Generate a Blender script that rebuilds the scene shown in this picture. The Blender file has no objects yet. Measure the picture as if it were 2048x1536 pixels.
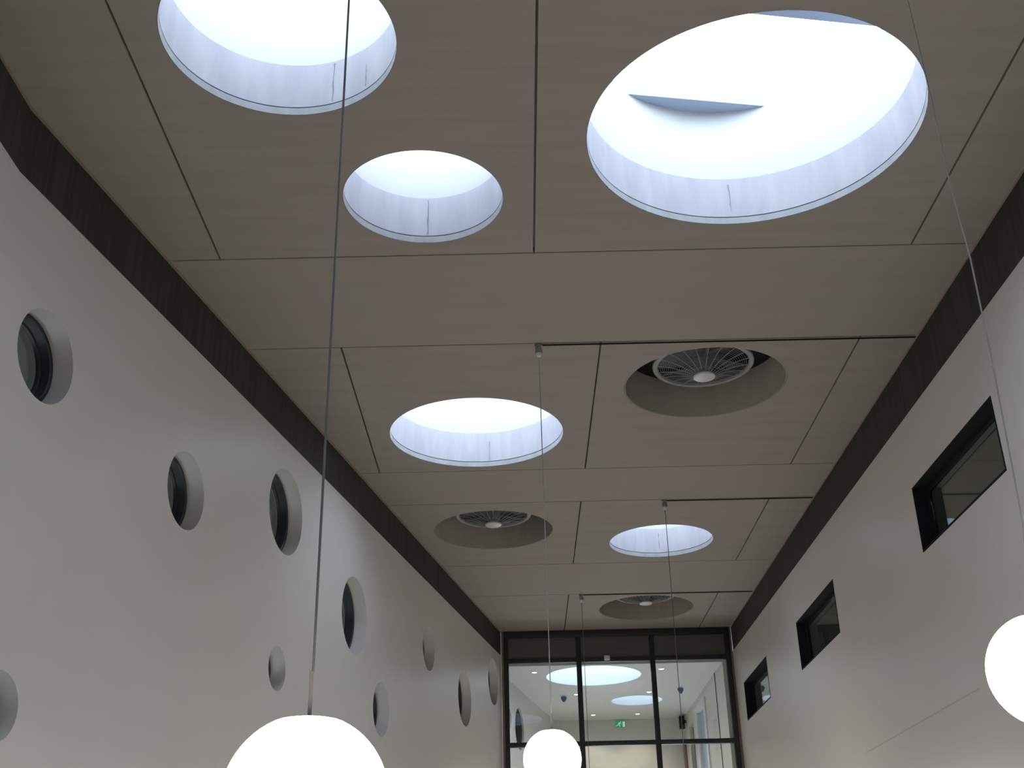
import bpy, bmesh, math, random
from mathutils import Matrix, Vector
random.seed(4)
C = bpy.context.scene.collection
S = bpy.context.scene
EYE = 1.6                     # camera height above the floor; heights below are given above the eye
H = 5.5                       # ceiling underside above the eye
PI = math.pi

# ------------------------------------------------------------------ camera
F_PX = 2333.66
PITCH, ROLL, YAW = math.radians(25.768), math.radians(-1.2342), math.radians(0.0451)
cp, sp = math.cos(PITCH), math.sin(PITCH)
fw, up, rt = Vector((0, cp, sp)), Vector((0, -sp, cp)), Vector((1, 0, 0))
Zr = Matrix.Rotation(YAW, 3, 'Z')
fw, up, rt = Zr @ fw, Zr @ up, Zr @ rt
cr, sr = math.cos(ROLL), math.sin(ROLL)
rt, up = cr * rt + sr * up, -sr * rt + cr * up
cam = bpy.data.cameras.new('camera')
cam.lens = F_PX / 2048 * 36
cam.sensor_width = 36
cam.clip_start = 0.05
cam_o = bpy.data.objects.new('camera', cam)
C.objects.link(cam_o)
cam_o.matrix_world = Matrix(((rt.x, up.x, -fw.x, 0), (rt.y, up.y, -fw.y, 0), (rt.z, up.z, -fw.z, EYE), (0, 0, 0, 1)))
S.camera = cam_o

# ------------------------------------------------------------------ sky, exposure
SKY_POWER = 9.5
w = bpy.data.worlds.new('overcast_sky')
S.world = w
w.use_nodes = True
bg = w.node_tree.nodes['Background']
bg.inputs[0].default_value = (0.81, 0.87, 1.0, 1)
bg.inputs[1].default_value = SKY_POWER
S.view_settings.view_transform = 'Standard'
S.view_settings.look = 'None'
S.view_settings.exposure = 0.0
S.view_settings.gamma = 1.0
S.view_settings.use_curve_mapping = False
S.cycles.max_bounces = 12
S.cycles.diffuse_bounces = 8
S.cycles.transparent_max_bounces = 16
S.cycles.sample_clamp_indirect = 6
S.cycles.use_denoising = True
LAMP_POWER = 15.0

# ------------------------------------------------------------------ layout (metres; x right, y away, heights above the eye)
KINK = 6.65
XW = -3.41                    # left wall, near stretch
DV = Vector((0.19132, 0.98153, 0))            # left wall, far stretch
XR = 4.10                     # right wall
YE = 22.42                    # glazed screen
YB = -5.5                     # wall behind the camera
def xl(y):
    return XW if y < KINK else XW + (y - KINK) * DV.x / DV.y
SKY = [(-1.514, 6.016, .789), (-.696, 7.899, .654), (1.854, 7.102, 1.261), (-.443, 12.757, 1.034), (2.195, 16.998, .787),
       (-1.3, 1.3, .9), (2.0, 1.6, 1.1), (.6, -3.4, 1.1)]
FANS = [(2.10, 11.507, .883), (-.329, 16.32, .875), (2.331, 20.884, .86)]

# ------------------------------------------------------------------ materials
def mat(name, col, rough=.6, spec=.5, metal=0, noise=None, emit=None, bump=None):
    m = bpy.data.materials.new(name)
    m.use_nodes = True
    nt = m.node_tree
    b = nt.nodes['Principled BSDF']
    b.inputs['Base Color'].default_value = (*col, 1)
    b.inputs['Roughness'].default_value = rough
    b.inputs['Metallic'].default_value = metal
    b.inputs['Specular IOR Level'].default_value = spec
    if noise:                 # (scale xyz, second colour, low, high, detail)
        sc, c2, lo, hi, det = noise
        tc = nt.nodes.new('ShaderNodeTexCoord')
        mp = nt.nodes.new('ShaderNodeMapping')
        mp.inputs['Scale'].default_value = sc
        nz = nt.nodes.new('ShaderNodeTexNoise')
        nz.inputs['Scale'].default_value = 1
        nz.inputs['Detail'].default_value = det
        rp = nt.nodes.new('ShaderNodeValToRGB')
        rp.color_ramp.elements[0].position = lo
        rp.color_ramp.elements[1].position = hi
        rp.color_ramp.elements[0].color = (*col, 1)
        rp.color_ramp.elements[1].color = (*c2, 1)
        nt.links.new(tc.outputs['Object'], mp.inputs['Vector'])
        nt.links.new(mp.outputs['Vector'], nz.inputs['Vector'])
        nt.links.new(nz.outputs['Fac'], rp.inputs['Fac'])
        nt.links.new(rp.outputs['Color'], b.inputs['Base Color'])
        if bump:
            bp = nt.nodes.new('ShaderNodeBump')
            bp.inputs['Strength'].default_value = bump
            bp.inputs['Distance'].default_value = .004
            nt.links.new(nz.outputs['Fac'], bp.inputs['Height'])
            nt.links.new(bp.outputs['Normal'], b.inputs['Normal'])
    if emit:
        b.inputs['Emission Color'].default_value = (*emit[0], 1)
        b.inputs['Emission Strength'].default_value = emit[1]
    return m

def glass_mat(name, tint, refl=1.0, rough=.01, ior=1.5):
    m = bpy.data.materials.new(name)
    m.use_nodes = True
    nt = m.node_tree
    for n in list(nt.nodes):
        nt.nodes.remove(n)
    out = nt.nodes.new('ShaderNodeOutputMaterial')
    mx = nt.nodes.new('ShaderNodeMixShader')
    tr = nt.nodes.new('ShaderNodeBsdfTransparent')
    tr.inputs[0].default_value = (*tint, 1)
    gl = nt.nodes.new('ShaderNodeBsdfGlossy')
    gl.inputs['Roughness'].default_value = rough
    gl.inputs['Color'].default_value = (refl, refl, refl, 1)
    f0 = ((ior - 1) / (ior + 1)) ** 2            # Schlick, the same from both sides of a thin pane
    lw = nt.nodes.new('ShaderNodeLayerWeight')
    lw.inputs['Blend'].default_value = .5
    pw = nt.nodes.new('ShaderNodeMath'); pw.operation = 'POWER'; pw.inputs[1].default_value = 5
    ma = nt.nodes.new('ShaderNodeMath'); ma.operation = 'MULTIPLY_ADD'
    ma.inputs[1].default_value = 1 - f0; ma.inputs[2].default_value = f0
    nt.links.new(lw.outputs['Facing'], pw.inputs[0])
    nt.links.new(pw.outputs[0], ma.inputs[0])
    nt.links.new(ma.outputs[0], mx.inputs[0])
    nt.links.new(tr.outputs[0], mx.inputs[1])
    nt.links.new(gl.outputs[0], mx.inputs[2])
    nt.links.new(mx.outputs[0], out.inputs[0])
    return m

M = {}
M['ceiling'] = mat('ceiling_concrete', (.375, .338, .300), .75, .25, noise=((.9, 7, 2), (.41, .370, .330), .3, .7, 6), bump=.15)
M['strip'] = mat('ceiling_beam_concrete', (.39, .352, .314), .75, .25, noise=((.5, 5, 2), (.41, .370, .330), .3, .7, 6), bump=.15)
M['shaft'] = mat('raw_shaft_concrete', (.385, .375, .42), .8, .2, noise=((8, 8, 1.6), (.445, .435, .475), .35, .7, 8), bump=.3)
M['rim'] = mat('cast_rim_concrete', (.29, .295, .32), .8, .2, noise=((9, 9, 5), (.36, .365, .39), .3, .7, 6))
M['shaft_dark'] = mat('weathered_concrete_around_fan', (.45, .42, .375), .8, .2, noise=((7, 7, 1.6), (.52, .485, .435), .35, .7, 8))
M['stain'] = mat('dark_concrete_stain', (.26, .255, .29), .9, .1)
M['upstand'] = mat('white_lacquered_upstand', (.50, .505, .505), .5, .3)
M['wall'] = mat('warm_white_satin_paint', (.655, .628, .605), .36, .5, noise=((.6, .6, .6), (.685, .66, .635), .3, .7, 3))
M['band'] = mat('dark_streaked_concrete', (.038, .036, .033), .7, .3, noise=((22, 22, .5), (.066, .063, .058), .35, .75, 4))
M['joint'] = mat('grey_wall_line', (.56, .54, .51), .6, .3)
M['jamb'] = mat('brown_jamb_strip', (.19, .155, .125), .7, .2)
M['far_shaft'] = mat('bright_white_shaft_paint', (.74, .76, .78), .6, .3)
M['tan'] = mat('tan_sealant', (.34, .27, .18), .7, .2)
M['lining'] = mat('matt_black_window_lining', (.012, .014, .018), .75, .15)
M['dark_metal'] = mat('anthracite_metal', (.022, .026, .032), .4, .5)
M['black'] = mat('black_lacquer', (.012, .012, .014), .6, .3)
M['grey_panel'] = mat('dark_grey_infill', (.10, .10, .09), .4, .5)
M['white'] = mat('white_plaster', (.74, .73, .69), .5, .4)
M['white_plastic'] = mat('white_plastic', (.75, .75, .75), .4, .5)
M['galv'] = mat('light_grey_metal', (.55, .57, .55), .45, .5, metal=.3)
M['rim_metal'] = mat('dull_grey_guard_metal', (.36, .375, .37), .55, .4)
M['motor'] = mat('grey_motor_metal', (.28, .30, .31), .5, .5, metal=.3)
M['blade'] = mat('dark_grey_fan_blade', (.10, .11, .115), .5, .5)
M['wire'] = mat('grey_wire', (.42, .44, .43), .5, .5, metal=.2)
M['cable'] = mat('grey_cable', (.16, .16, .17), .5, .4)
M['stem'] = mat('matt_grey_stem', (.20, .19, .19), .7, .2)
M['pale_cable'] = mat('pale_grey_cable', (.42, .43, .43), .5, .4)
M['blue_grey'] = mat('blue_grey_coated_steel', (.42, .50, .66), .5, .4)
M['floor'] = mat('pale_floor', (.50, .47, .43), .35, .5, noise=((3, 3, 3), (.55, .52, .47), .3, .7, 4))
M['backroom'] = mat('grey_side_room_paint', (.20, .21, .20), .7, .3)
M['blue'] = mat('blue_plastic', (.02, .17, .36), .4, .5)
M['green'] = mat('backlit_green_sign', (.02, .30, .14), .4, .4, emit=((.03, .50, .22), .32))
M['sign_white'] = mat('backlit_white_symbol', (.8, .9, .85), .4, .4, emit=((.6, .95, .75), .35))
M['brown'] = mat('reddish_brown_wood', (.22, .12, .08), .5, .4)
M['lilac'] = mat('pale_blue_door_panel', (.40, .47, .58), .5, .4)
M['globe'] = mat('opal_glass', (.9, .9, .88), .25, .5, emit=((1.0, .91, .78), LAMP_POWER))
M['spot'] = mat('warm_downlight_lamp', (.9, .85, .7), .4, .5, emit=((1.0, .84, .52), 3.0))
M['glass'] = glass_mat('clear_window_glass', (.93, .96, .95))
M['roof_glass'] = glass_mat('roof_glass', (.90, .95, .96))
M['smoked'] = glass_mat('smoked_window_glass', (.68, .72, .70), ior=1.9)

# ------------------------------------------------------------------ helpers
def prop(o, label=None, cat=None, group=None, kind=None):
    if label: o['label'] = label
    if cat: o['category'] = cat
    if group: o['group'] = group
    if kind: o['kind'] = kind
    return o
def link(name, me, parent=None, loc=None):
    o = bpy.data.objects.new(name, me)
    C.objects.link(o)
    if parent: o.parent = parent
    if loc: o.location = loc
    return o
def thing(name, loc, label, cat, group=None, kind=None, rz=0):
    o = link(name, None, loc=loc)
    o.rotation_euler = (0, 0, rz)
    o.empty_display_size = .1
    return prop(o, label, cat, group, kind)
def smooth(me, deg=35):
    for p in me.polygons: p.use_smooth = True
    me.set_sharp_from_angle(angle=math.radians(deg))
    return me
def done(bm, name, material, parent=None, sm=True, loc=None):
    me = bpy.data.meshes.new(name)
    bmesh.ops.recalc_face_normals(bm, faces=bm.faces)
    bm.to_mesh(me)
    bm.free()
    me.materials.append(material)
    if sm: smooth(me)
    return link(name, me, parent, loc)
def bx(bm, x0, x1, y0, y1, z0, z1, mtx=None):
    vs = [bm.verts.new((x, y, z)) for x in (x0, x1) for y in (y0, y1) for z in (z0, z1)]
    for f in ((0, 1, 3, 2), (4, 6, 7, 5), (0, 4, 5, 1), (2, 3, 7, 6), (0, 2, 6, 4), (1, 5, 7, 3)):
        bm.faces.new([vs[i] for i in f])
    if mtx: bmesh.ops.transform(bm, matrix=mtx, verts=vs)
    return vs
def box(name, x0, x1, y0, y1, z0, z1, material, parent=None, bevel=0, mtx=None):
    bm = bmesh.new()
    bx(bm, x0, x1, y0, y1, z0, z1, mtx)
    if bevel: bmesh.ops.bevel(bm, geom=bm.edges[:], offset=bevel, segments=2, affect='EDGES', profile=.5)
    return done(bm, name, material, parent, sm=bool(bevel))
def lathe(name, prof, material, parent=None, seg=48, loc=None, closed=False, mtx=None, arc=None):
    """revolve a profile of (radius, height) about z; arc = (start, end) makes a part turn"""
    bm = bmesh.new()
    rings = []
    a0, a1 = arc or (0, 2 * PI)
    cnt = seg if not arc else seg + 1
    for i in range(cnt):
        t = a0 + (a1 - a0) * i / seg
        rings.append([bm.verts.new((r * math.cos(t), r * math.sin(t), z)) for r, z in prof])
    n = len(prof)
    for i in range(cnt if not arc else seg):
        a, b = rings[i], rings[(i + 1) % cnt]
        for k in range(n if closed else n - 1):
            bm.faces.new((a[k], b[k], b[(k + 1) % n], a[(k + 1) % n]))
    bmesh.ops.remove_doubles(bm, verts=bm.verts, dist=1e-6)
    bmesh.ops.dissolve_degenerate(bm, edges=bm.edges, dist=1e-6)
    if mtx: bmesh.ops.transform(bm, matrix=mtx, verts=bm.verts)
    return done(bm, name, material, parent, loc=loc)
def tube(bm, pts, r, seg=8):
    pts = [Vector(p) for p in pts]
    rings = []
    for i, p in enumerate(pts):
        d = (pts[min(i + 1, len(pts) - 1)] - pts[max(i - 1, 0)]).normalized()
        u = d.orthogonal().normalized() if i == 0 else (u - d * u.dot(d)).normalized()
        v = d.cross(u)
        rings.append([bm.verts.new(p + r * (math.cos(k * 2 * PI / seg) * u + math.sin(k * 2 * PI / seg) * v)) for k in range(seg)])
    for a, b in zip(rings, rings[1:]):
        for k in range(seg):
            bm.faces.new((a[k], a[(k + 1) % seg], b[(k + 1) % seg], b[k]))
    bm.faces.new(rings[0]); bm.faces.new(rings[-1])
def circ(cx, cy, r, n=96):
    return [(cx + r * math.cos(i * 2 * PI / n), cy + r * math.sin(i * 2 * PI / n)) for i in range(n)]
def rect(x0, y0, x1, y1):
    return [(x0, y0), (x1, y0), (x1, y1), (x0, y1)]
def slab(name, outer, holes, z0, z1, material, parent=None, mtx=None):
    """a plate with holes: filled 2D curve, extruded, turned into a mesh"""
    cu = bpy.data.curves.new(name, 'CURVE')
    cu.dimensions = '2D'
    cu.fill_mode = 'BOTH'
    cu.extrude = (z1 - z0) / 2
    for pts in [outer] + holes:
        s = cu.splines.new('POLY')
        s.points.add(len(pts) - 1)
        for p, q in zip(s.points, pts): p.co = (q[0], q[1], 0, 1)
        s.use_cyclic_u = True
    tmp = bpy.data.objects.new(name, cu)
    me = bpy.data.meshes.new_from_object(tmp)
    bpy.data.objects.remove(tmp)
    bpy.data.curves.remove(cu)
    bm = bmesh.new()
    bm.from_mesh(me)
    bpy.data.meshes.remove(me)
    bmesh.ops.remove_doubles(bm, verts=bm.verts, dist=1e-5)
    bmesh.ops.translate(bm, verts=bm.verts, vec=(0, 0, (z0 + z1) / 2))
    if mtx: bmesh.ops.transform(bm, matrix=mtx, verts=bm.verts)
    return done(bm, name, material, parent)
def copy_tree(o, parent=None):
    c = o.copy()
    C.objects.link(c)
    if parent: c.parent = parent
    for ch in list(o.children): copy_tree(ch, c)
    return c
def E(z): return z + EYE

# ------------------------------------------------------------------ ceiling: structural slab with holes, concrete panels below it
def left_edge(y0, y1, off=0):
    pts = [(xl(y0) + off, y0)]
    if y0 < KINK < y1: pts.append((XW + off, KINK))
    pts.append((xl(y1) + off, y1))
    return pts
SEAM, SLAB = .065, .46
allholes = [circ(x, y, r - .006) for x, y, r in SKY] + [circ(x, y, r - .004) for x, y, r in FANS]
le = left_edge(YB - .3, YE + .5, -.6)
outer = [(XR + .6, YB - .3), (XR + .6, YE + .5)] + le[::-1]
ceiling = slab('ceiling', outer, allholes, E(H + SEAM + .006), E(H + SLAB), M['shaft'])
prop(ceiling, 'grey concrete ceiling slab of the long hall pierced by round skylights and fan holes', 'ceiling', kind='structure')
ROWS = [(YB, -2.0, [.2], 1), (-2.0, -.3, [], 0), (-.3, 3.2, [.21, 3.53], 1), (3.2, 4.9, [], 0),
        (4.9, 8.75, [-2.55, .21, 3.53], 1), (8.75, 10.46, [], 0), (10.46, 13.93, [-1.73, .90, 3.53], 1),
        (13.93, 15.15, [], 0), (15.15, 18.05, [.90, 3.50], 1), (18.05, 19.85, [], 0), (19.85, YE, [.89, 3.50], 1)]
g = .009
for y0, y1, js, kind in ROWS:
    a, b = y0 + g, y1 - g
    xs = [None] + js + [XR - .004]
    for k in range(len(xs) - 1):
        if xs[k] is None:
            if js and js[0] <= xl(y1):      # the first joint would meet the wall inside this row
                pass
            L_ = left_edge(a, b, .004)
        else:
            L_ = [(xs[k] + g, a), (xs[k] + g, b)]
        xr = xs[k + 1] - (g if k + 1 < len(xs) - 1 else 0)
        poly = [(xr, a), (xr, b)] + L_[::-1]
        lo, hi = L_[0][0], xr
        hs = [circ(x, y, r) for x, y, r in SKY + FANS if a < y < b and min(p[0] for p in L_) - .5 < x < xr and (xs[k] is None or x > xs[k])]
        slab('concrete_panel', poly, hs, E(H), E(H + SEAM), M['ceiling'] if kind else M['strip'], ceiling)

# ------------------------------------------------------------------ skylights
def skylight(x, y, r, label, bars=False, height=.78, group=None):
    t = thing('skylight', (x, y, E(H + SLAB)), label, 'skylight', group)
    # white upstand standing on the slab
    lathe('upstand', [(r + .004, .002), (r + .07, .002), (r + .07, height), (r + .004, height)], M['upstand'], t, 96, closed=True)
    lathe('roof_kerb', [(r + .075, height - .06), (r + .12, height - .06), (r + .12, height + .09), (r + .075, height + .09)], M['blue_grey'], t, 64, closed=True)
    lathe('glass_pane', [(0, height + .003), (r + .072, height + .003), (r + .072, height + .015), (0, height + .015)], M['roof_glass'], t, 64)
    if bars:
        rot = Matrix.Rotation(math.radians(9.4), 4, 'Z')
        for d in (.02, 1.27):
            box('glazing_bar', -r - .05, r + .05, d - .26 if d < .5 else d - .17, d if d < .5 else d + .13, height - .05, height + .001, M['blue_grey'], t, mtx=rot)
    # daylight portal: gives off no light itself, only guides the sampling of the sky
    a = bpy.data.lights.new('sky_portal', 'AREA')
    a.shape = 'DISK'; a.size = 2 * r
    a.cycles.is_portal = True
    p = link('sky_portal', a, t, (0, 0, height + .12))
    return t
SK_LAB = ['round skylight with a raw concrete rim, cut off by the top picture edge',
          'small round skylight with a vertical seam in its rim, beside the hanging cable',
          'largest round skylight, near the right wall, with blue-grey glazing bars across it',
          'round skylight crossed by a thin cable, left of the nearest ceiling fan',
          'farthest round skylight in the hall, with a deep pale rim, right of the second fan',
          'round skylight overhead, nearest the left wall', 'round skylight overhead, nearest the right wall', 'round skylight behind the viewpoint, close to the end wall']
for i, (x, y, r) in enumerate(SKY):
    if i < 5: skylight(x, y, r, SK_LAB[i], i == 2)
    else: skylight(x, y, r, SK_LAB[i], group='skylights behind the viewpoint')

# stains and casting seams on the concrete rims: thin raised mortar runs
def rim_mark(i, ang, z0, z1, wdt):
    x, y, r = SKY[i]
    bm = bmesh.new()
    n = 7
    prev = None
    rr = r - .0075
    for k in range(n + 1):
        z = z0 + (z1 - z0) * k / n
        j = random.uniform(-.5, .5) * wdt / r
        hw = wdt * random.uniform(.3, 1.3) / r
        v = [bm.verts.new((x + rr * math.cos(ang + j + s * hw), y + rr * math.sin(ang + j + s * hw), E(H + z))) for s in (-1, 1)]
        if prev: bm.faces.new((prev[0], prev[1], v[1], v[0]))
        prev = v
    o = done(bm, 'casting_seam', M['stain'], ceiling, sm=False)
for i, deg, z0, z1, wd in [(0, 72, .08, .44, .007), (0, 50, .1, .3, .006), (1, 91, .08, .44, .008), (3, 83, .09, .34, .007), (2, 88, .12, .4, .006), (4, 85, .12, .4, .006)]:
    rim_mark(i, math.radians(deg), z0, z1, wd)

for x, y, r in SKY:                      # cast concrete rim of the panel opening
    lathe('rim_ring', [(r - .006, .001), (r - .0005, .001), (r - .0005, SEAM - .004), (r - .006, SEAM - .004)], M['rim'], ceiling, 96, closed=True, loc=(x, y, E(H)))

# ------------------------------------------------------------------ ceiling fans in their recesses
def fan(x, y, r, label):
    t = thing('ventilation_fan', (x, y, E(H)), label, 'ceiling fan', 'ventilation fans recessed in the ceiling')
    lathe('recess_lining', [(r - .012, .002), (r - .0045, .002), (r - .0045, .459), (r - .012, .459)], M['shaft_dark'], t, 96, closed=True)
    lathe('cover_plate', [(0, .464), (r + .12, .464), (r + .12, .52), (0, .52)], M['black'], t, 64)
    R0 = .545
    # drum carried by the cover plate
    lathe('fan_drum', [(R0 - .03, .262), (R0 - .012, .262), (R0 - .012, .462), (R0 - .03, .462)], M['dark_metal'], t, 64, closed=True)
    lathe('guard_rim', [(R0 - .045, .236), (R0 - .04, .226), (R0, .226), (R0 + .01, .236), (R0 + .01, .256), (R0 - .045, .256)], M['rim_metal'], t, 80, closed=True)
    lathe('drum_back', [(0, .44), (R0 - .031, .44), (R0 - .031, .455), (0, .455)], M['blade'], t, 48)
    lathe('motor', [(0, .15), (.08, .15), (.10, .17), (.10, .30), (.075, .32), (.075, .438), (0, .438)], M['motor'], t, 32)
    lathe('hub_cap', [(0, .072), (.10, .072), (.118, .082), (.12, .098), (.10, .112), (.04, .12), (.04, .149), (0, .149)], M['white_plastic'], t, 40)
    prf = lambda q: .232 - .125 * q ** 1.7          # height of the guard, q = 0 rim .. 1 hub
    for k in range(20):
        bm = bmesh.new()
        c, s = math.cos(k * PI / 10), math.sin(k * PI / 10)
        pts = []
        for j in range(7):
            q = j / 6
            rad = (R0 - .03) + (.09 - (R0 - .03)) * q
            pts.append((rad * c, rad * s, prf(q)))
        tube(bm, pts, .0035, 6)
        done(bm, 'guard_spoke', M['wire'], t)
    bm = bmesh.new()
    for j in range(1, 19):
        q = j / 19
        rad = (R0 - .03) + (.09 - (R0 - .03)) * q
        pts = [(rad * math.cos(a * PI / 24), rad * math.sin(a * PI / 24), prf(q) + .004) for a in range(49)]
        tube(bm, pts, .0016, 4)
    wr = done(bm, 'guard_wires', M['wire'], t)
    wr['kind'] = 'stuff'
    for k in range(5):
        bm = bmesh.new()
        a0 = k * 2 * PI / 5 + .3
        lo, hi = [], []
        for j in range(6):
            rad = .1 + .395 * j / 5
            wdt = .09 + .06 * j / 5
            tw = math.radians(38 - 16 * j / 5)
            cx, sx = math.cos(a0 + .25 * j / 5), math.sin(a0 + .25 * j / 5)
            for lst, sgn in ((lo, -1), (hi, 1)):
                d = sgn * wdt * math.cos(tw); zz = .33 + sgn * wdt * math.sin(tw) * .6
                for th in (-.003, .003):
                    lst.append(bm.verts.new((rad * cx - d * sx, rad * sx + d * cx, zz + th)))
        for j in range(5):
            a, b, c_, d_ = lo[2 * j], lo[2 * j + 1], lo[2 * j + 2], lo[2 * j + 3]
            e, f_, g_, h_ = hi[2 * j], hi[2 * j + 1], hi[2 * j + 2], hi[2 * j + 3]
            for q in ((a, c_, g_, e), (b, f_, h_, d_), (a, b, d_, c_), (e, g_, h_, f_)): bm.faces.new(q)
        bm.faces.new((lo[0], hi[0], hi[1], lo[1])); bm.faces.new((lo[10], lo[11], hi[11], hi[10]))
        done(bm, 'fan_blade', M['blade'], t)
    for k in range(3):
        a = k * 2 * PI / 3 + .5
        box('motor_bracket', .095, R0 - .03, -.008, .008, .238, .256, M['blade'], t, mtx=Matrix.Rotation(a, 4, 'Z'))
    return t
fan(*FANS[0], 'nearest round caged fan in a concrete ceiling recess, beside the right wall')
fan(*FANS[1], 'round caged fan in a ceiling recess left of the farthest hall skylight')
fan(*FANS[2], 'farthest caged fan, mostly hidden in its recess just above the glazed screen')

# ------------------------------------------------------------------ walls
WT = .30
def wall_mtx(org, d, z0=0):
    """local x runs along the wall, local y is up, local z points out of local x cross up"""
    d = Vector(d).normalized(); u = Vector((0, 0, 1)); n = d.cross(u)
    return Matrix(((d.x, u.x, n.x, org[0]), (d.y, u.y, n.y, org[1]), (d.z, u.z, n.z, z0), (0, 0, 0, 1)))
ML = wall_mtx((-3.4068, 6.6515), DV)            # n points into the hall
SL = (YE - 6.6515) / DV.y                       # length of the slanted stretch
RW = [  # s along the wall, height above eye, radius, label
 (.649, 3.815, .342, 'nearest high round porthole window, close to the bend of the left wall'),
 (2.895, 3.626, .345, 'dark round porthole window on the left wall, left one of the close high pair'),
 (5.127, 4.199, .461, 'large round porthole window just under the dark beam, right one of the close high pair'),
 (7.447, 3.669, .465, 'large round porthole window right of the nearest lamp cable, above the lamp'),
 (5.165, 2.558, .223, 'smallest round porthole, low on the left wall beside the nearest lamp stem'),
 (8.61, 2.75, .335, 'low round porthole window just right of the nearest globe lamp'),
 (10.843, 4.017, .323, 'narrow-looking high round porthole, upper one of the three near the glazed screen'),
 (13.099, 3.709, .452, 'low far round porthole, middle of the three before the glazed screen'),
 (15.309, 4.407, .42, 'farthest round porthole on the left wall, touching the glazed screen corner'),
 (.76, 1.42, .22, 'round porthole cut off by the left edge, low on the left wall')]
tl = lambda s: E(4.94 + (5.03 - 4.94) * s / SL)
hol = [circ(s, E(z), r, 72) for s, z, r, _ in RW]
wl = slab('wall_left', [(0, 0), (SL - .012, 0), (SL - .012, tl(SL)), (0, tl(0))], hol, -WT, 0, M['wall'], mtx=ML)
prop(wl, 'white slanting left wall pierced by round portholes', 'wall', kind='structure')
CB = ML @ Vector((0, 0, -WT))
near = [(XW, YB), (-3.4068, 6.6515), (CB.x, CB.y), (XW - WT, YB)]
wn = slab('wall_left_near', near, [], 0, E(4.94), M['wall'])
prop(wn, 'white left wall stretch before the bend, at the left picture edge', 'wall', kind='structure')
b1 = slab('beam_left', [(0, tl(0) + .001), (SL - .012, tl(SL) + .001), (SL - .012, E(H) - .001), (0, E(H) - .001)], [], -WT, -.012, M['band'], mtx=ML)
b1.name = 'trim_1'
prop(b1, 'dark streaked concrete beam band between left wall and ceiling', 'beam', kind='structure')
b2 = slab('trim_2', [(XW - .012, YB), (-3.4188, 6.6515), (CB.x, CB.y), (XW - WT, YB)], [], E(4.941), E(H) - .001, M['band'])
s0 = box('trim_10', XW - .0118, XW + .004, YB, KINK, E(H) - .016, E(H) - .001, M['tan'])
prop(s0, 'thin tan joint line along the ceiling edge before the bend', 'joint', kind='structure')
prop(b2, 'dark concrete beam band before the bend at the upper left edge', 'beam', kind='structure')
s1 = slab('trim_3', [(0, E(H) - .016), (SL - .012, E(H) - .016), (SL - .012, E(H) - .001), (0, E(H) - .001)], [], -.0118, .004, M['tan'], mtx=ML)
prop(s1, 'thin tan joint line along the ceiling edge on the left', 'joint', kind='structure')

def porthole(s, z, r, label):
    org = ML @ Vector((s, E(z), 0))
    t = link('window', None)
    t.matrix_world = Matrix.Translation(org) @ ML.to_3x3().to_4x4()
    prop(t, label, 'window', 'round porthole windows in the left wall', 'structure')
    fr_ = lathe('window_frame', [(r - .004, -.160), (r - .030, -.160), (r - .036, -.166), (r - .040, -.235), (r - .052, -.240), (r - .052, -.27), (r - .004, -.27)], M['dark_metal'], t, 72, closed=True)
    lathe('glass_pane', [(0, -.252), (r - .045, -.252), (r - .045, -.262), (0, -.262)], M['smoked'], t, 72)
    return t
for i, q in enumerate(RW):
    porthole(*q).name = 'window_%d' % (i + 1)

MR = wall_mtx((XR, 0), (0, 1, 0))               # n points away from the hall
RECT = [(9.11, 11.37, 3.50, 4.19), (14.80, 17.07, 3.53, 4.23), (19.43, 21.60, 3.59, 4.27)]
tr_ = lambda y: E(4.88 + (5.03 - 4.88) * (y - 7) / 15.5)
wr_ = slab('wall_right', [(YB, 0), (YE - .0, 0), (YE - .0, tr_(YE)), (YB, tr_(YB))], [rect(a, E(c), b, E(d)) for a, b, c, d in RECT], 0, WT, M['wall'], mtx=MR)
prop(wr_, 'white right wall with three long dark windows', 'wall', kind='structure')
b3 = slab('trim_4', [(YB, tr_(YB) + .001), (YE, tr_(YE) + .001), (YE, E(H) - .001), (YB, E(H) - .001)], [], .012, WT, M['band'], mtx=MR)
prop(b3, 'dark streaked concrete beam band between right wall and ceiling', 'beam', kind='structure')
s2 = box('trim_5', XR - .002, XR + .0118, YB, YE, E(H) - .009, E(H) - .001, M['tan'])
prop(s2, 'thin tan joint line along the ceiling edge on the right', 'joint', kind='structure')
box('wall_line', XR - .0012, XR + .002, 10.6, 14.4, E(1.992), E(2.006), M['joint'], wr_)  # thin raised strip, slightly darker than the wall paint
RL = ['nearest long window in the right wall, beside the falling cable', 'middle long window in the right wall', 'farthest long window in the right wall, next to the glazed screen']
for i, (a, b, c, d) in enumerate(RECT):
    t = thing('window_%d' % (i + 11), (XR, (a + b) / 2, E(c)), RL[i] + ', dark metal lined', 'window', 'long windows in the right wall', 'structure')
    hw, hh = (b - a) / 2, d - c
    e = .0015
    slab('window_frame', rect(-hw + e, e, hw - e, hh - e), [rect(-hw + .02, .02, hw - .02, hh - .02)], -.004, .125, M['lining'], t, mtx=wall_mtx((0, 0), (0, 1, 0)))
    slab('sash', rect(-hw + e, e, hw - e, hh - e), [rect(-hw + .065, .065, hw - .065, hh - .065)], .1255, .17, M['lining'], t, mtx=wall_mtx((0, 0), (0, 1, 0)))
    box('glass_pane', .145, .155, -hw + .0655, hw - .0655, .0655, hh - .0655, M['smoked'], t)

# wall behind the camera, floor
wb = box('wall_back', XW - WT, XR + WT, YB - .3, YB - .002, 0, E(H) - .002, M['wall'])
prop(wb, 'white end wall behind the viewpoint', 'wall', kind='structure')
fl = box('floor', -7, 8.5, YB - .3, 29.2, -.2, 0, M['floor'])
prop(fl, 'pale smooth floor of the hall', 'floor', kind='structure')

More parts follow.
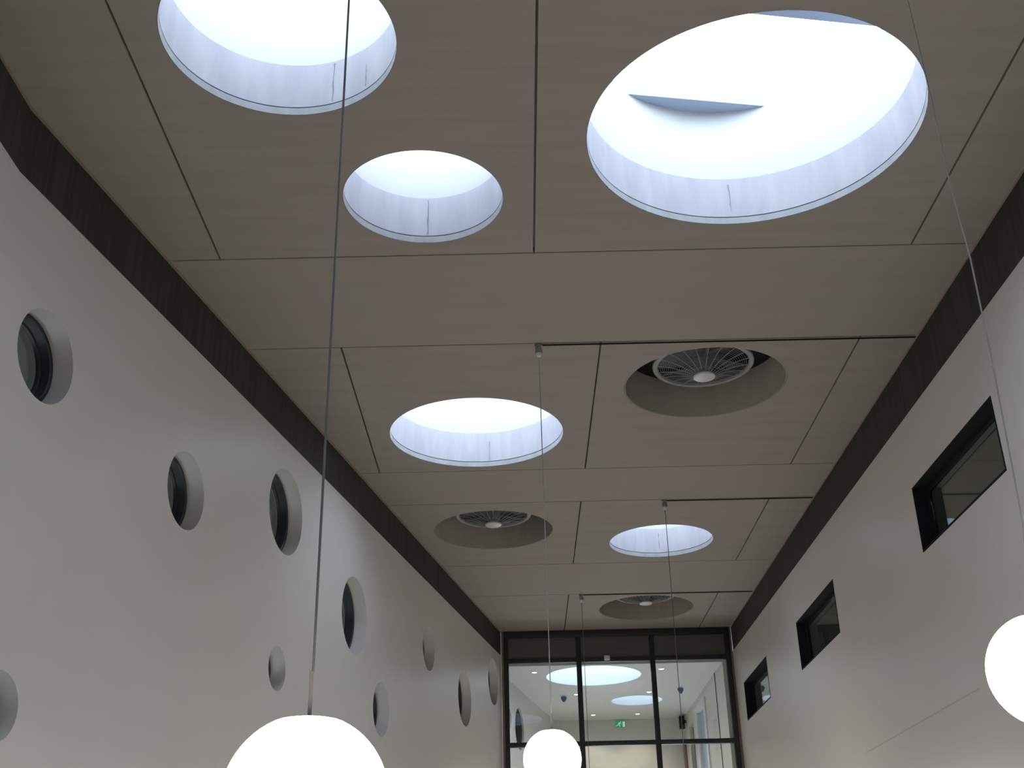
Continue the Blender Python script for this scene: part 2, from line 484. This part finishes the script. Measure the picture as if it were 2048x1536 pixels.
# dim rooms behind the side walls, seen through their windows
def shell(name, poly, z0, z1, label, open_side=None):
    """open_side: this side gets an added unseen gap letting daylight in, 0.9 to 2.3 m above the floor"""
    bm = bmesh.new()
    if open_side is not None:
        (xa, ya), (xb, yb) = poly[open_side], poly[open_side + 1]
    lo = [bm.verts.new((x, y, z0)) for x, y in poly]; hi = [bm.verts.new((x, y, z1)) for x, y in poly]
    n = len(poly)
    for k in range(n - 1):
        if k == open_side:
            for za, zb in ((z0, .9), (2.3, z1)):
                bm.faces.new([bm.verts.new(p) for p in ((xa, ya, za), (xb, yb, za), (xb, yb, zb), (xa, ya, zb))])
            continue
        bm.faces.new((lo[k], lo[k + 1], hi[k + 1], hi[k]))
    bm.faces.new(hi)
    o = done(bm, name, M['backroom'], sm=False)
    return prop(o, label, 'wall', kind='structure')
P0 = ML @ Vector((0, 0, -.29)); P1 = ML @ Vector((SL, 0, -.29))
shell('wall_side_corridor', [(P0.x, P0.y - .2), (P0.x - 2.6, P0.y), (P1.x - 2.6, P1.y + .15), (P1.x, P1.y + .1)], .01, E(4.92), 'grey walls of the corridor behind the portholes', 1)  # outer side opened out of view, added so sky light brightens the corridor
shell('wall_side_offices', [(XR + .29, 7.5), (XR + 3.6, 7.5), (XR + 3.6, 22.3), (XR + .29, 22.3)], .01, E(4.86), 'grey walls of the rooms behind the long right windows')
for nm, loc, ry, ln in (('left', (P0.x - 1.2, 14.5, 1.6), -PI / 2, 15),):
    a = bpy.data.lights.new('sky_portal', 'AREA')
    a.shape = 'RECTANGLE'; a.size = 1.4; a.size_y = ln
    a.cycles.is_portal = True
    p = link('sky_portal', a, None, loc)
    p.rotation_euler = (0, ry, 0)

# added fill lights, hidden below the sills, brightening the rooms behind the windows
a = bpy.data.lights.new('office_fill', 'POINT')
a.energy = 55; a.color = (.95, 1, .93); a.shadow_soft_size = .2
link('office_fill', a, None, (XR + 2.2, 13.0, 1.5))
a = bpy.data.lights.new('office_fill', 'POINT')
a.energy = 40; a.color = (.95, 1, .93); a.shadow_soft_size = .2
link('office_fill', a, None, (XR + 2.2, 19.5, 1.5))

# ------------------------------------------------------------------ glazed screen at the end
XA = xl(YE) + .045
gs = thing('glazed_screen', ((XA + XR) / 2, YE, 0), 'floor to ceiling glazed screen with dark metal frame closing the hall', 'glass partition')
ox = (XA + XR) / 2
posts = [(XA, XA + .095, 'mullion'), (1.10, 1.195, 'mullion'), (2.51, 2.605, 'mullion'), (3.965, 4.06, 'mullion')]
HT = E(H) - .001
for a, b, nm in posts:
    box(nm, a - ox, b - ox, -.03, .075, 0, HT - .13, M['dark_metal'], gs, bevel=.004)
box('head_frame', XA - ox, 4.06 - ox, -.035, .08, HT - .129, HT, M['dark_metal'], gs, bevel=.004)
TR = [(E(4.885), E(4.965)), (E(3.335), E(3.42)), (E(1.1), E(1.18)), (.0, .08)]
for k in range(3):
    a, b = posts[k][1] - ox + .001, posts[k + 1][0] - ox - .001
    for z0, z1 in TR:
        box('transom', a, b, -.022, .065, z0, z1, M['dark_metal'], gs, bevel=.003)
    zs = [(HT - .13, TR[0][1])] + [(TR[j][0], TR[j + 1][1]) for j in range(3)]
    for j, (z1, z0) in enumerate(zs):
        if j == 0: box('infill_panel', a, b, .012, .03, z0 + .001, z1 - .001, M['grey_panel'], gs)
        else: box('glass_pane', a, b, .015, .023, z0 + .001, z1 - .001, M['glass'], gs)
t6 = box('trim_6', 4.062, XR - .002, YE - .03, YE + .07, 0, E(H) - .001, M['jamb'])
prop(t6, 'narrow brownish jamb strip right of the glazed screen', 'trim', kind='structure')
t7 = box('trim_7', xl(YE) + .006, XA - .002, YE - .02, YE + .07, 0, E(H) - .001, M['jamb'])
prop(t7, 'narrow brownish jamb strip left of the glazed screen', 'trim', kind='structure')
sd = thing('motion_sensor', (1.685, YE - .026, E(4.945)), 'small white square sensor on the upper transom of the glazed screen', 'sensor')
box('sensor_body', -.055, .055, -.045, .003, -.045, .045, M['white_plastic'], sd, bevel=.008)
lathe('sensor_lens', [(0, -.01), (.02, -.008), (.028, 0), (0, 0)], M['white'], sd, 24, mtx=Matrix.Translation((0, -.045, -.005)) @ Matrix.Rotation(PI / 2, 4, 'X') @ Matrix.Rotation(PI, 4, 'X'))

# ------------------------------------------------------------------ room beyond the screen
H2 = 4.861
YF = 28.7
d2 = Vector((.2094, .9778, 0)).normalized()
fx = lambda y: -.24 + (y - 23.70) * .2141
XF = 3.90
FSKY = [(1.489, 23.60, .952), (2.584, 26.30, .566)]
c2 = slab('ceiling_far', [(XF + .3, YE + .14), (XF + .3, YF + .3), (fx(YF) - .3, YF + .3), (fx(YE) - .3, YE + .14)],
          [circ(x, y, r) for x, y, r in FSKY], E(H2), E(H2 + .3), M['white'])
prop(c2, 'white ceiling of the room beyond the glazed screen', 'ceiling', kind='structure')
wh = box('wall_light_stop', xl(YE) - .5, XR + .55, YE + .14, YE + .3, E(H2 + .301), E(H + SEAM) + .01, M['white'])  # added out of sight to stop sky light leaking in at the screen
prop(wh, 'added unseen bulkhead stopping light leaks above the far ceiling behind the screen', 'wall', kind='structure')
wf = slab('wall_far', rect(fx(YF) - .3, 0, XF + .3, E(H2) - .001), [rect(1.2, .8, 3.7, 2.7)], -.2, 0, M['white'], mtx=wall_mtx((0, YF), (1, 0, 0)))  # hidden low opening added to let daylight brighten the far ceiling
a = bpy.data.lights.new('sky_portal', 'AREA')
a.shape = 'RECTANGLE'; a.size = 2.5; a.size_y = 1.9
a.cycles.is_portal = True
p = link('sky_portal', a, None, (2.45, YF + .22, 1.75))
p.rotation_euler = (-PI / 2, 0, 0)
prop(wf, 'white end wall of the room beyond the glazed screen', 'wall', kind='structure')
MF = wall_mtx((fx(YE), YE), (fx(YF) - fx(YE), YF - YE, 0))
LF = math.hypot(fx(YF) - fx(YE), YF - YE)
FW = [(24.75, 4.05, .42, 'round porthole in the left wall of the room beyond the screen'), (23.80, 4.12, .20, 'small round porthole beyond the screen, right at its left frame')]
hs = [circ((y - YE) * LF / (YF - YE), E(z), r, 64) for y, z, r, _ in FW]
w2 = slab('wall_far_left', [(.11, 0), (LF - .002, 0), (LF - .002, E(H2) - .001), (.11, E(H2) - .001)], hs, -.25, 0, M['wall'], mtx=MF)
prop(w2, 'white left wall of the room beyond the glazed screen', 'wall', kind='structure')
for i, (y, z, r, lb) in enumerate(FW):
    t = link('window_%d' % (i + 14), None)
    t.matrix_world = Matrix.Translation(MF @ Vector(((y - YE) * LF / (YF - YE), E(z), 0))) @ MF.to_3x3().to_4x4()
    prop(t, lb, 'window', kind='structure')
    lathe('window_frame', [(r - .003, -.04), (r - .03, -.04), (r - .04, -.1), (r - .04, -.16), (r - .003, -.16)], M['dark_metal'], t, 48, closed=True)
    lathe('glass_pane', [(0, -.13), (r - .035, -.13), (r - .035, -.14), (0, -.14)], M['smoked'], t, 48)
shell('wall_far_corridor', [(fx(22.6) - .24, 22.6), (fx(22.6) - 1.5, 22.6), (fx(26) - 1.5, 26), (fx(26) - .24, 26)], .01, E(4.8), 'dark corridor walls behind the far portholes')
DO = [(25.22, 26.32, 0, 4.62), (27.05, 27.75, 0, 4.50)]
w3 = slab('wall_far_right', [(YE + .08, 0), (YF - .002, 0), (YF - .002, E(H2) - .001), (YE + .08, E(H2) - .001)],
          [rect(a, .02, b, E(d)) for a, b, c, d in DO], 0, .2, M['wall'], mtx=wall_mtx((XF, 0), (0, 1, 0)))
prop(w3, 'white right wall of the room beyond the glazed screen', 'wall', kind='structure')
bf = box('wall_far_backing', XF + .24, XF + .3, YE + .2, YF, 0, E(4.8), M['backroom'])
prop(bf, 'dark backing behind the tall openings beyond the screen', 'wall', kind='structure')
td = thing('door_1', (XF, 25.77, 0), 'tall pale blue door panel with white frame posts beyond the screen', 'door', kind='structure')
DH = E(4.62)
box('frame_post', -.03, .15, -.75, -.552, 0, DH + .06, M['white_plastic'], td, bevel=.004)
box('frame_post', -.03, .15, .552, .72, 0, DH + .06, M['white_plastic'], td, bevel=.004)
box('frame_head', -.03, .15, -.55, .55, DH - .06, DH + .06, M['white_plastic'], td, bevel=.004)
box('door_panel', .06, .10, -.548, .548, .01, DH - .062, M['lilac'], td)
td = thing('door_2', (XF, 27.4, 0), 'dark narrow doorway leaf farther back beyond the screen', 'door', kind='structure')
box('door_panel', .08, .12, -.345, .345, .03, E(4.49), M['grey_panel'], td)
tt = box('trim_8', XF - .05, XF - .002, 28.45, YF - .002, 0, E(4.25), M['brown'])
prop(tt, 'reddish brown corner post in the far right corner beyond the screen', 'trim', kind='structure')
tp = box('trim_9', XF - .012, XF - .001, 23.52, 23.54, 0, E(H2) - .002, M['band'])
prop(tp, 'thin dark vertical joint on the right wall beyond the screen', 'joint', kind='structure')

for i, (x, y, r) in enumerate(FSKY):
    lb = ['large round skylight glowing pale blue beyond the glazed screen', 'smaller round skylight farther back beyond the glazed screen'][i]
    t = thing('skylight', (x, y, E(H2 + .30)), lb, 'skylight')
    lathe('shaft_lining', [(r + .003, -.298), (r + .003, 1.3), (r + .06, 1.3), (r + .06, .002), (r + .001, .002), (r - .003, -.02), (r - .003, -.298)], M['far_shaft'], t, 80, closed=True)
    lathe('glass_pane', [(0, 1.302), (r + .08, 1.302), (r + .08, 1.314), (0, 1.314)], M['roof_glass'], t, 48)
    a = bpy.data.lights.new('sky_portal', 'AREA')
    a.shape = 'DISK'; a.size = 2 * r
    a.cycles.is_portal = True
    link('sky_portal', a, t, (0, 0, 1.36))

DL = [(.30, 23.15, 'nearest left'), (2.79, 23.08, 'nearest right'), (1.22, 25.47, 'middle left'), (2.77, 25.37, 'middle right'), (1.71, 27.99, 'farthest left'), (2.75, 27.98, 'farthest right')]
for x, y, lb in DL:
    t = thing('downlight', (x, y, E(H2)), 'small warm recessed downlight, %s of the six beyond the glazed screen' % lb, 'ceiling light', 'downlights beyond the screen')
    lathe('trim_ring', [(.055, -.002), (.07, -.006), (.08, -.004), (.08, -.0005), (.055, -.0005)], M['galv'], t, 32, closed=True)
    lathe('lamp', [(0, -.010), (.03, -.008), (.053, -.001), (0, -.001)], M['spot'], t, 24)
    a = bpy.data.lights.new('downlight_beam', 'SPOT')
    a.energy = 45; a.spot_size = math.radians(125); a.spot_blend = .7; a.color = (1, .86, .66); a.shadow_soft_size = .05
    link('downlight_beam', a, t, (0, 0, -.03))
for x, y, lb in [(.95, 25.61, 'left'), (3.39, 24.96, 'right')]:
    t = thing('smoke_detector', (x, y, E(H2)), 'blue capped smoke detector on the ceiling beyond the screen, %s one' % lb, 'smoke detector', 'blue capped detectors')
    lathe('base', [(0, -.02), (.05, -.02), (.055, -.001), (0, -.001)], M['white_plastic'], t, 24)
    lathe('cap', [(0, -.13), (.02, -.125), (.05, -.08), (.064, -.045), (.06, -.0205), (0, -.0205)], M['blue'], t, 24)

# exit sign: green box with running figure and doorway
t = thing('exit_sign', (2.39, YF - .01, E(4.74)), 'small green backlit exit sign with running figure beyond the screen', 'sign')
box('housing', -.125, .125, -.07, .009, -.085, .085, M['white_plastic'], t, bevel=.004)
box('sign_face', -.12, .12, -.076, -.0705, -.08, .08, M['green'], t)
bm = bmesh.new()
def strip(bm, x0, z0, x1, z1, wd):
    d = Vector((x1 - x0, z1 - z0)).normalized() * wd / 2
    v = [bm.verts.new((a, y, b)) for y in (-.0765, -.0795) for a, b in ((x0 - d.y, z0 + d.x), (x1 - d.y, z1 + d.x), (x1 + d.y, z1 - d.x), (x0 + d.y, z0 - d.x))]
    for f in ((0, 1, 2, 3), (7, 6, 5, 4), (0, 4, 5, 1), (1, 5, 6, 2), (2, 6, 7, 3), (3, 7, 4, 0)): bm.faces.new([v[i] for i in f])
for s_ in [(-.012, .035, -.045, -.005, .022), (-.045, -.005, -.085, -.02, .014), (-.085, -.02, -.105, -.045, .012), (-.045, -.005, -.015, -.028, .014), (-.015, -.028, -.03, -.06, .012),
           (-.015, .03, -.05, .035, .010), (-.05, .035, -.062, .015, .010), (-.012, .03, .008, .008, .010), (.008, .008, .028, .015, .010)]:
    strip(bm, *s_)
bmesh.ops.create_uvsphere(bm, u_segments=12, v_segments=8, radius=.013, matrix=Matrix.Translation((.004, -.078, .052)) @ Matrix.Diagonal((1, .12, 1, 1)))
done(bm, 'running_figure', M['sign_white'], t, sm=False)
box('doorway_symbol', .05, .105, -.0795, -.0765, -.06, .065, M['sign_white'], t)

# loudspeaker on a bracket in the far corner
t = thing('wall_speaker', (XF, 28.2, E(4.70)), 'small black loudspeaker on a bracket high in the far right corner', 'loudspeaker')
box('speaker_body', -.16, -.04, -.08, .08, -.16, .13, M['black'], t, bevel=.008)
bm = bmesh.new()
v = [bm.verts.new(p) for p in ((-.30, -.02, .15), (-.04, -.02, .15), (-.04, -.02, .135), (-.30, -.02, .135), (-.30, .02, .15), (-.04, .02, .15), (-.04, .02, .135), (-.30, .02, .135))]
bx(bm, -.045, .0, -.03, .03, -.03, .03)
for x_ in v: bm.verts.remove(x_)
done(bm, 'bracket', M['black'], t)

# ------------------------------------------------------------------ globe lamps
def pendant(x, y, z, label, rose=None, pts=None, R0=.25, pale=False):
    """z: globe centre; the cable runs up to the ceiling"""
    t = thing('globe_lamp', (x, y, E(z)), label, 'pendant lamp', 'globe lamps hanging in the hall')
    cut = .90
    n = 28
    pr = [(0, -R0)]
    for k in range(1, n + 1):
        a = -PI / 2 + (math.asin(cut) + PI / 2) * k / n
        pr.append((R0 * math.cos(a), R0 * math.sin(a)))
    pr += [(R0 * .39, R0 * .918), (R0 * .35, R0 * .922)]
    lathe('opal_globe', pr + [(0, R0 * .922)], M['globe'], t, 72)
    lathe('metal_cap', [(0, R0 * .925), (R0 * .32, R0 * .925), (R0 * .32, R0 * .935), (R0 * .25, R0 * .95), (.018, R0 * .98), (0, R0 * .98)], M['galv'], t, 40)
    bm = bmesh.new()
    tube(bm, [(0, 0, R0 * .981), (0, 0, R0 * 1.011 + .13)], .0064, 12)
    done(bm, 'stem', M['stem'], t)
    top = H - z
    cb = [(0.004, 0, R0 * 1.011 + .125)] + (pts or []) + [((rose[0] - x) if rose else 0, (rose[1] - y) if rose else 0, top - .14)]
    bm = bmesh.new()
    tube(bm, cb, .0045, 8)
    done(bm, 'cable', M['pale_cable'] if pale else M['cable'], t)
    cx, cy = (rose[0] - x, rose[1] - y) if rose else (0, 0)
    lathe('ceiling_hook', [(0, top - .10), (.034, top - .10), (.038, top - .09), (.034, top - .04), (.018, top - .035), (.018, top - .025), (.04, top - .022), (.04, top - .001), (0, top - .001)], M['motor'], t, 24, loc=(cx, cy, 0))
    lathe('cable_grip', [(0, top - .145), (.010, top - .145), (.024, top - .13), (.027, top - .101), (0, top - .101)], M['white_plastic'], t, 24, loc=(cx, cy, 0))
    if rose:                                   # black supply lead laid along the ceiling joint to the right wall
        bm = bmesh.new()
        tube(bm, [(cx + .04, cy, top - .008), (XR - .01 - x, cy, top - .008)], .008, 8)
        done(bm, 'supply_lead', M['black'], t)
    return t
pendant(-.648, 3.67, .407, 'nearest and largest glowing white globe lamp, cut off by the bottom edge at left')
pendant(.27, 10.46, 1.455, 'small glowing white globe lamp hanging in front of the glazed screen', rose=(.27, 10.49), pale=True)
pendant(2.33, 5.22, 1.06, 'glowing white globe lamp cut off by the right edge beside the right wall',
        pts=[(.04, 0, .68), (.065, 0, 1.55), (.07, 0, 2.12), (.05, 0, 2.59), (.05, 0, 3.22), (.04, 0, 3.9)], pale=True)
pendant(2.05, 15.27, 1.48, 'globe lamp whose cable hangs from the joint above the farthest hall skylight', rose=(2.05, 15.18))
pendant(1.11, 19.90, 1.48, 'globe lamp whose thin cable hangs just left of the farthest fan', rose=(1.11, 19.88))
